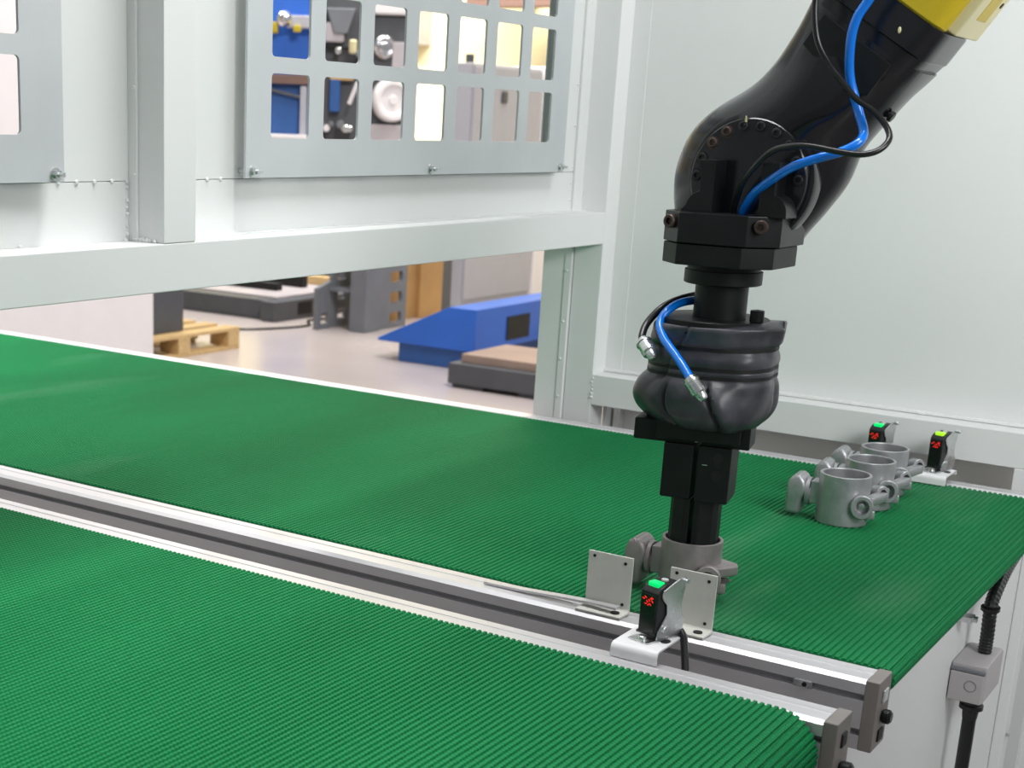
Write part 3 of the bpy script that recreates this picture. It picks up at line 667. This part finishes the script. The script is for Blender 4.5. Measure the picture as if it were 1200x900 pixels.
def sensor(x, y, z, label, led, scale=1.0, cable=True, rz=0):
    """photoelectric sensor in a bent zinc holder; lens faces -Y"""
    t = thing('photoelectric_sensor', (0, 0, 0), label, 'sensor', 'photoelectric sensors')
    w_, d_, h_ = .0190, .030, .047; z0 = .004
    prof = [(-d_/2, z0), (-d_/2, z0+h_-.007), (-d_/2+.004, z0+h_-.0025), (-d_/2+.010, z0+h_), (d_/2-.002, z0+h_+.001), (d_/2, z0+h_-.002), (d_/2, z0)]
    obj('housing', PR(prof, 'YZ', -w_/2, w_/2, .0009), 'sensor_side', t, smooth=40)
    lens = obj('lens_window', B(-w_/2+.0008, w_/2-.0008, -d_/2-.0012, -d_/2+.001, z0+.002, z0+h_-.0085, .0006), 'sensor_black', t)
    rn = random.Random(5)
    pts = [(-.0052, .0), (-.003, .0016), (-.001, -.002), (.0012, -.0005), (.0032, .0012), (.0048, -.001), (.0005, -.0046), (-.0025, -.0042), (.0026, -.004), (.0044, .0022)]
    b = new()
    for px, pz in pts:
        box(b, px-.0012, px+.0012, -d_/2-.0016, -d_/2-.0011, z0+h_-.0135+pz-.0005, z0+h_-.0135+pz+.0005, 0, 1, Matrix.Rotation(rn.uniform(-1, 1), 3, 'Y'))
    obj('red_glow', b, 'led_red', lens, smooth=0)
    obj('indicator', B(-w_/2+.0035, w_/2-.0035, -d_/2+.0035, -d_/2+.0125, z0+h_-.003, z0+h_+.0016, .0012), led, t)
    obj('adjuster', C_((0.0, .004, z0+h_-.001), (0.0, .004, z0+h_+.0022), .0033, seg=14, bev=.0006), 'button_grey', t)
    # holder: base, upright side sheet with waist, top ear
    xs = w_/2+.0006
    side = [(-.014, .002), (.020, .002), (.021, .016), (.017, .020), (.016, .032), (.019, .048), (.019, z0+h_+.004), (.011, z0+h_+.004), (-.009, z0+h_-.004), (-.011, z0+h_-.008), (-.009, z0+h_-.013), (-.004, z0+h_-.018), (-.003, z0+.020), (-.013, .009)]
    hd = obj('holder', PR(side, 'YZ', xs, xs+.0014, .0003), 'zinc', t)
    obj('holder_base', B(-.011, xs+.0010, -.026, .018, .0, .0016, .0004), 'zinc', hd)
    obj('holder_ear', C_((xs-.001, .016, z0+h_+.002), (xs+.006, .016, z0+h_+.002), .0026, seg=12, bev=.0004), 'zinc', hd)
    obj('holder_screw', lathe(new(), (.001, -.0205, .0016), (0, 0, 1), [(0, .0055), (.0006, .0055), (.0006, .0043), (.003, .0040), (.0036, .003), (.0036, 0)], 14), 'zinc', hd, smooth=30)
    obj('holder_screw', lathe(new(), (xs+.0014, -.005, .011), (1, 0, 0), [(0, .0038), (.002, .0036), (.0026, .0028), (.0026, 0)], 14), 'zinc', hd, smooth=30)
    if cable:
        cb = obj('cable', TB([(.002, .010, .006), (.006, .019, .006), (.014, .019, .001), (.022, .013, -.010), (.030, .006, -.022), (.033, .003, -.027)], .0034, 12), 'cable_black', t, smooth=60)
    t.location = (x, y, z); t.rotation_euler = (0, 0, math.radians(rz)); t.scale = (scale,)*3
    return t
sensor_mount(-.4770, 1.1590, .8505, 'white folded bracket on the near rail under the front sensor', .060, .044)
sensor(-.4730, 1.1690, .8636, 'black sensor with green light on the near rail in front of the gripper', 'led_green', rz=-17)
sensor_mount(-.4540, 2.0480, .8512, 'white folded bracket on the far rail under the lime lit sensor', .060, .044)
sensor(-.4520, 2.0560, .8650, 'black sensor with yellow-green light at the right end of the far rail', 'led_lime', cable=False, rz=-14)
sensor_mount(-.5360, 2.0480, .8512, 'white folded bracket behind the castings under the green lit far sensor', .060, .044)
sensor(-.5340, 2.0560, .8650, 'black sensor with green light behind the row of castings', 'led_green', cable=False, rz=-14)

# upright cream plates on the far rail
def upright(x0, x1, label, tilt):
    t = thing('angle_plate', ((x0+x1)/2, 1.243, .8505), label, 'plate', 'cream angle plates on the rail')
    R_ = ROT(tilt, 'Z'); pv = ((x0+x1)/2, 1.243, .88)
    th = .0022
    prof = [(1.222, .8505), (1.243, .8505), (1.2452, .8522), (1.2452, .9065), (1.2430, .9065), (1.2430, .8545), (1.2415, .8527), (1.222, .8527)]
    bm = PR(prof, 'YZ', x0, x1, .0004); bmesh.ops.rotate(bm, verts=bm.verts[:], cent=pv, matrix=R_)
    obj('sheet', bm, 'plate_cream', t, smooth=30)
    for fx, fz in ((.14, .902), (.84, .900), (.84, .8590)):
        x = x0 + fx*(x1-x0); bm = C_((x, 1.2432, fz), (x, 1.2425, fz), .0016, seg=12); bmesh.ops.rotate(bm, verts=bm.verts[:], cent=pv, matrix=R_)
        obj('hole', bm, 'hex_black', t)
    x = x0 + .80*(x1-x0); bm = lathe(new(), (x, 1.2323, .8527), (0, 0, 1), [(0, .0044), (.0012, .0042), (.0016, .003), (.0016, 0)], 14); bmesh.ops.rotate(bm, verts=bm.verts[:], cent=pv, matrix=R_)
    obj('foot_screw', bm, 'bolt_dark', t)
upright(-.5800, -.5335, 'small cream metal angle plate on the rail left of the front sensor', 0)
upright(-.4955, -.4500, 'small cream metal angle plate on the rail behind the front sensor', 0)
bm = new(); path = catmull([(-.690, 1.2405, .8512), (-.650, 1.2400, .8520), (-.610, 1.2385, .8545), (-.575, 1.2355, .8570), (-.540, 1.2310, .8588)], 5); rows = []
for p in path: rows.append([bm.verts.new(p + Vector((0, dy, dz))) for dy, dz in ((-.0045, -.0012), (.0045, -.0012), (.0045, .0012), (-.0045, .0012))])
for a, b in zip(rows, rows[1:]):
    for k in range(4): bm.faces.new((a[k], b[k], b[(k+1) % 4], a[(k+1) % 4]))
bm.faces.new(rows[0]); bm.faces.new(rows[-1])
tag(obj('metal_strip', bm, 'alu', loc=(-.615, 1.238, .851)), 'thin loose aluminium strip lying along the top of the far rail', 'strip')

# ================================================================== JUNCTION BOX AND CONDUIT
jb = thing('junction_box', (-.297, 1.70, .689), 'small grey junction box with round mark below the belt end', 'box')
obj('housing', B(-.3204, -.2820, 1.6620, 1.7450, .6890, .7345, .0030), 'box_grey', jb)
obj('lid', B(-.3195, -.2832, 1.6575, 1.6620, .6900, .7245, .0018), 'box_grey', jb)
obj('lid_edge', B(-.3200, -.2826, 1.6582, 1.6620, .7252, .7295, .0012), 'mid_steel', jb)
obj('round_mark', lathe(new(), (-.2965, 1.6576, .7100), (0, -1, 0), [(0, .0058), (.0005, .0058), (.0005, .0066), (0, .0066)], 24), 'mid_steel', jb)
obj('cable_gland', lathe(new(), (-.2960, 1.68, .6892), (0, 0, -1), [(0, 0), (0, .0115), (.006, .0115), (.007, .0130), (.012, .0130), (.014, .009), (.024, .008), (.024, 0)], 20), 'cable_black', jb)
tag(obj('conduit', TB([(-.2960, 1.68, .6650), (-.2960, 1.681, .62), (-.2965, 1.682, .54), (-.297, 1.683, .40), (-.297, 1.684, .02)], .0075, 14), 'cable_black', loc=(-.296, 1.68, .02)), 'black cable hanging from the bottom of the small grey junction box', 'cable')
cd = thing('conduit', (-.297, 1.70, .735), 'black corrugated conduit rising from the junction box under the belt end', 'cable')
path = [(-.297, 1.713, .7350), (-.297, 1.713, .755), (-.297, 1.708, .7825), (-.297, 1.708, .797), (-.2985, 1.745, .8110), (-.3010, 1.79, .8175), (-.3060, 1.87, .8180), (-.3090, 1.96, .8180)]
obj('sleeve', TB(path, .0072, 14, 10, rfun=lambda i: .0070 + (.0008 if i % 2 else 0)), 'cable_black', cd, smooth=0)
obj('cable_tie', lathe(new(), (-.297, 1.706, .790), (0, -.1, 1), [(-.002, .0075), (-.002, .0105), (.002, .0105), (.002, .0075)], 16), 'cable_black', cd)
b = B(-.3204, -.3050, 1.655, 1.672, .783, .790, .001); cyl(b, (-.305, 1.664, .7865), (-.301, 1.664, .7865), .0035, seg=10)
tag(obj('cable_clip', b, 'zinc', loc=(-.308, 1.664, .786)), 'small metal cable clip on the white panel beside the black conduit', 'clip')

# ================================================================== BACKGROUND HALL
# white cabinet on the left
t = thing('cabinet', (-5.3, 4.6, 0), 'tall plain white cabinet beyond the belt at the left edge', 'cabinet')
obj('body', B(-5.8, -4.88, 3.7, 5.29, 0.0, 2.2, .01), 'cabinet_white', t)
obj('door_seam', B(-4.8805, -4.8790, 4.295, 4.300, 0.05, 2.15), 'cabinet_grey', t, smooth=0)
# pallet with dark crate
pt = thing('pallet', (-5.7, 6.3, 0), 'pale wooden pallet on the hall floor under a dark crate', 'pallet')
x0, x1, y0, y1 = -6.10, -5.33, 5.55, 6.50
for k in range(5):
    a = x0 + k*(x1-x0-.10)/4; obj('deck_board', B(a, a+.10, y0, y1, .105, .125, .003), 'wood', pt)
for y in (y0, (y0+y1)/2-.05, y1-.10):
    obj('stringer_board', B(x0, x1, y, y+.10, .088, .105, .003), 'wood', pt)
    for x in (x0, (x0+x1)/2-.07, x1-.14): obj('block', B(x, x+.14, y, y+.10, .018, .088, .004), 'wood', pt)
for x in (x0, (x0+x1)/2-.05, x1-.10): obj('bottom_board', B(x, x+.10, y0, y1, 0, .018, .002), 'wood', pt)
t = thing('crate', (-5.72, 5.9, .125), 'dark grey crate standing on the wooden pallet', 'crate')
obj('body', B(-6.0, -5.42, 5.6, 6.12, .125, .62, .01), 'dark_steel', t)
obj('lid', B(-6.01, -5.41, 5.59, 6.13, .62, .65, .006), 'dark_steel', t)
# long low machine base
t = thing('steel_platform', (-6.4, 8.2, 0), 'long low dark steel machine base with pale top plate on the floor', 'machine')
obj('beam', B(-7.2, -5.95, 7.55, 7.68, 0, .13, .01), 'dark_steel', t)
obj('beam', B(-5.98, -5.86, 7.50, 8.7, 0, .13, .01), 'dark_steel', t)
obj('top_plate', B(-7.6, -6.0, 7.70, 8.6, .0, .14, .01), 'pink_plate', t)
obj('opening', B(-5.862, -5.857, 7.75, 7.90, .03, .11), 'hex_black', t, smooth=0)
obj('cross_bar', B(-7.0, -6.2, 7.95, 8.02, .14, .19, .006), 'hex_black', t)
obj('cross_bar', B(-7.4, -6.2, 8.25, 8.31, .14, .22, .006), 'hex_black', t)
obj('cross_bar', B(-7.4, -6.1, 8.48, 8.56, .14, .20, .006), 'wood', t)
tag(obj('loose_cable', TB([(-6.0, 7.0, .006), (-5.75, 7.1, .006), (-5.6, 7.5, .006), (-5.75, 7.75, .006), (-5.6, 8.1, .006), (-5.4, 8.3, .006)], .008, 8), 'cable_black', loc=(-5.7, 7.5, 0)), 'thin dark cable lying on the hall floor by the pallet', 'cable')
# slotted steel stand
t = thing('steel_stand', (-5.35, 7.7, 0), 'grey steel stand with square cutouts beside the brown cardboard', 'stand')
holes = []
for k in range(4):
    z = .03 + k*.125; holes.append(rrect(7.66, 7.76, z+.02, z+.09, .015)); 
obj('side_sheet', plate_with_holes([(7.44, 0), (7.82, 0), (7.82, .70), (7.60, .70), (7.60, .30), (7.44, .26)], [rrect(7.48, 7.57, .03, .10, .015)] + holes, -5.50, -5.47), 'mid_steel', t, smooth=0)
holes = [rrect(7.86, 8.0, .03+k*.13, .10+k*.13, .02) for k in range(5)]
obj('front_sheet', plate_with_holes([(7.58, 0), (8.05, 0), (8.05, .72), (7.58, .72)], holes, -5.23, -5.20), 'mid_steel', t, smooth=0)
obj('column', B(-5.30, -5.18, 7.55, 7.72, 0, .72, .006), 'mid_steel', t)
obj('shelf', B(-5.47, -5.23, 7.56, 8.0, .24, .26), 'mid_steel', t)
obj('shelf', B(-5.47, -5.23, 7.56, 8.0, .50, .52), 'mid_steel', t)
# cardboard
t = thing('cardboard_sheet', (-5.35, 8.35, 0), 'tall folded brown cardboard leaning behind the grey steel stand', 'cardboard')
obj('panel', B(-5.42, -5.38, 8.06, 8.46, 0, .74, .004), 'cardboard', t)
obj('panel', B(-5.36, -5.32, 8.44, 8.66, 0, .74, .004, 2, ROT(-12)), 'cardboard', t)
tag(obj('dark_machine', B(-5.55, -5.42, 8.74, 8.98, 0, .8, .01), 'dark_steel', loc=(-5.48, 8.86, 0)), 'dark machine leg standing between the cardboard and the grey cabinet', 'machine')
# grey and white cabinets
t = thing('cabinet', (-5.7, 9.6, 0), 'tall plain grey cabinet behind the blue machine', 'cabinet')
obj('body', B(-5.64, -5.465, 9.18, 10.21, 0, 1.70, .01), 'cabinet_grey', t)
obj('door', B(-5.465, -5.45, 9.20, 10.19, .05, 1.68, .004), 'cabinet_grey', t)
obj('lamp_stub', C_((-5.55, 9.28, 1.70), (-5.55, 9.28, 1.76), .03, seg=12), 'dark_steel', t)
obj('handle', B(-5.45, -5.435, 9.58, 9.66, 1.44, 1.52, .01), 'dark_steel', t)
t = thing('cabinet', (-5.6, 10.4, 0), 'narrow white cabinet next to the tall grey cabinet', 'cabinet')
obj('body', B(-5.9, -5.45, 10.23, 10.8, 0, 1.72, .01), 'cabinet_white', t)
obj('vent', B(-5.45, -5.44, 10.40, 10.52, .40, .55), 'dark_steel', t)
# blue wedge machine
t = thing('blue_machine', (-4.2, 7.3, 0), 'low blue wedge shaped machine housing on the hall floor', 'machine')
obj('base', B(-4.43, -3.99, 6.80, 7.9, 0, .115, .006), 'machine_blue_dark', t)
obj('hood', PR([(-4.56, .105), (-4.56, .120), (-4.10, .335), (-3.93, .335), (-3.93, .105)], 'XZ', 6.78, 8.15, .005), 'machine_blue', t)
obj('hatch', B(-3.9305, -3.925, 7.12, 7.38, .14, .27), 'hex_black', t, smooth=0)
obj('side_wheel', C_((-3.93, 7.66, .12), (-3.88, 7.66, .12), .06, seg=20, bev=.008), 'dark_steel', t)
# dark slab with plank
t = thing('steel_block', (-3.5, 6.6, 0), 'low dark steel base on the floor in front of the blue machine', 'base')
obj('body', B(-3.80, -3.20, 6.30, 6.75, 0.02, .125, .006), 'dark_steel', t)
obj('foot', B(-3.78, -3.60, 6.32, 6.73, 0, .02), 'dark_steel', t)
obj('foot', B(-3.40, -3.22, 6.32, 6.73, 0, .02), 'dark_steel', t)
tag(obj('plank', B(-3.76, -3.20, 6.36, 6.82, .125, .168, .004), 'plank', loc=(-3.5, 6.6, .125)), 'brown wooden board lying on the low dark steel base', 'board')

# --- machinery seen through the window plates (built about the origin, x to the right, y away, then set in place)
def place(t, x, y, rz): t.location = (x, y, 0); t.rotation_euler = (0, 0, math.radians(rz))
t = thing('press_machine', (0, 0, 0), 'tall bright blue machine seen through the left window column', 'machine')
obj('body', B(-.19, .19, .05, .42, 0, 2.5, .02), 'machine_blue', t)
obj('door', B(-.17, .075, .035, .05, 1.14, 1.52, .008), 'machine_blue_dark', t)
obj('head_bar', B(-.19, .19, -.03, .035, 1.53, 1.60, .008), 'brown_steel', t)
obj('arm', B(-.03, .19, -.06, .04, 1.93, 2.02, .01), 'cabinet_grey', t)
obj('ball_joint', lathe(new(), (-.045, -.06, 1.99), (0, 1, 0), [(-.06, 0), (-.05, .035), (-.02, .055), (.02, .055), (.05, .035), (.06, 0)], 20), 'steel_shiny', t)
obj('yellow_clamp', B(-.15, -.09, -.05, .04, 1.89, 1.97, .012), 'yellow', t)
obj('yellow_clamp', B(.02, .08, -.08, -.06, 1.90, 1.95, .008), 'yellow', t)
obj('rod', C_((-.16, .0, 1.49), (.17, .0, 1.42), .012, seg=10), 'dark_steel', t)
obj('post', B(.085, .135, -.02, .04, 1.10, 1.52, .006), 'cabinet_grey', t)
obj('tray', B(-.19, .16, -.14, .05, 1.13, 1.165, .006), 'cabinet_white', t)
place(t, -7.02, 9.11, 37.6)
t = thing('dark_machine', (0, 0, 0), 'dark machine with shiny cylinders seen through the second window column', 'machine')
obj('frame', B(-.18, .18, .05, .40, 0, 2.5, .02), 'dark_steel', t)
obj('hopper', PR([(-.12, 2.08), (.10, 2.08), (.04, 1.90), (-.06, 1.90)], 'XZ', -.08, .05, .01), 'mid_steel', t)
obj('gear_case', B(-.13, .02, -.06, .05, 1.84, 1.98, .02), 'pink_plate', t)
obj('shaft', C_((-.15, -.02, 1.82), (.12, -.02, 1.80), .018, seg=12), 'hex_black', t)
rn = random.Random(3)
for k in range(8):
    x = -.13 + .036*k + rn.uniform(-.01, .01); z = rn.choice((1.22, 1.25, 1.76, 1.78)); r = rn.uniform(.018, .032)
    obj('cylinder', C_((x, .05, z), (x, -.06 - .01*k, z), r, seg=14, bev=.004), rn.choice(('steel_shiny', 'cabinet_white', 'mid_steel')), t)
obj('lever', C_((.07, -.09, 1.40), (.13, -.10, 1.56), .016, seg=10), 'cabinet_white', t)
obj('duct', B(-.08, .0, -.02, .05, 1.34, 1.58, .01), 'machine_blue_dark', t)
obj('head_lamp', B(-.08, .10, -.02, .05, 1.57, 1.62, .01), 'wood', t)
obj('sight_glass', C_((.085, -.10, 1.76), (.085, -.10, 1.86), .030, seg=14, bev=.01), 'cream', t)
place(t, -6.71, 9.34, 35.7)
t = thing('drum_machine', (0, 0, 0), 'dark panel with white round drum seen through the third window column', 'machine')
obj('stand', B(-.12, .12, .08, .30, 0, 1.25, .02), 'pink_plate', t)
obj('frame', B(-.16, .16, .06, .34, 1.25, 2.05, .02), 'dark_steel', t)
obj('skirt', B(-.17, .17, .03, .06, 1.00, 1.26, .01), 'pink_plate', t)
obj('drum', lathe(new(), (.03, .06, 1.44), (.45, -1, 0), [(0, 0), (0, .16), (.05, .16), (.07, .145), (.07, .115), (.045, .095), (.045, .04), (.06, .03), (.06, 0)], 32), 'cabinet_white', t, smooth=30)
obj('dial', lathe(new(), (-.04, .06, 1.82), (.3, -1, 0), [(0, 0), (0, .085), (.04, .085), (.05, .065), (.03, .05), (.045, .03), (.045, 0)], 28), 'steel_shiny', t, smooth=30)
obj('side_box', B(.03, .17, .02, .06, 1.66, 1.86, .01), 'pink_plate', t)
obj('top_cover', B(-.17, .17, .0, .30, 2.05, 2.16, .02), 'cabinet_white', t)
place(t, -6.42, 9.54, 33.9)
t = thing('overhead_beam', (-7.0, 12.6, 0), 'dark brown steel beam high on the hall wall behind the windows', 'beam')
obj('flange', B(-7.6, -3.5, 12.5, 12.7, 2.34, 2.38, .005), 'brown_steel', t)
obj('web', B(-7.6, -3.5, 12.58, 12.62, 2.38, 2.8), 'brown_steel', t, smooth=0)
obj('bracket', B(-7.5, -7.3, 12.62, 13.5, 2.45, 2.7), 'brown_steel', t)
obj('bracket', B(-3.8, -3.6, 12.62, 13.5, 2.45, 2.7), 'brown_steel', t)
t = thing('electrical_box', (-8.1, 13.3, 1.9), 'small lilac grey box on the yellow hall wall behind the fourth window column', 'box')
obj('body', B(-9.05, -8.55, 13.2, 13.5, 2.05, 2.55, .01), 'pink_plate', t)
obj('door', B(-9.03, -8.57, 13.19, 13.2, 2.08, 2.52, .004), 'pink_plate', t)
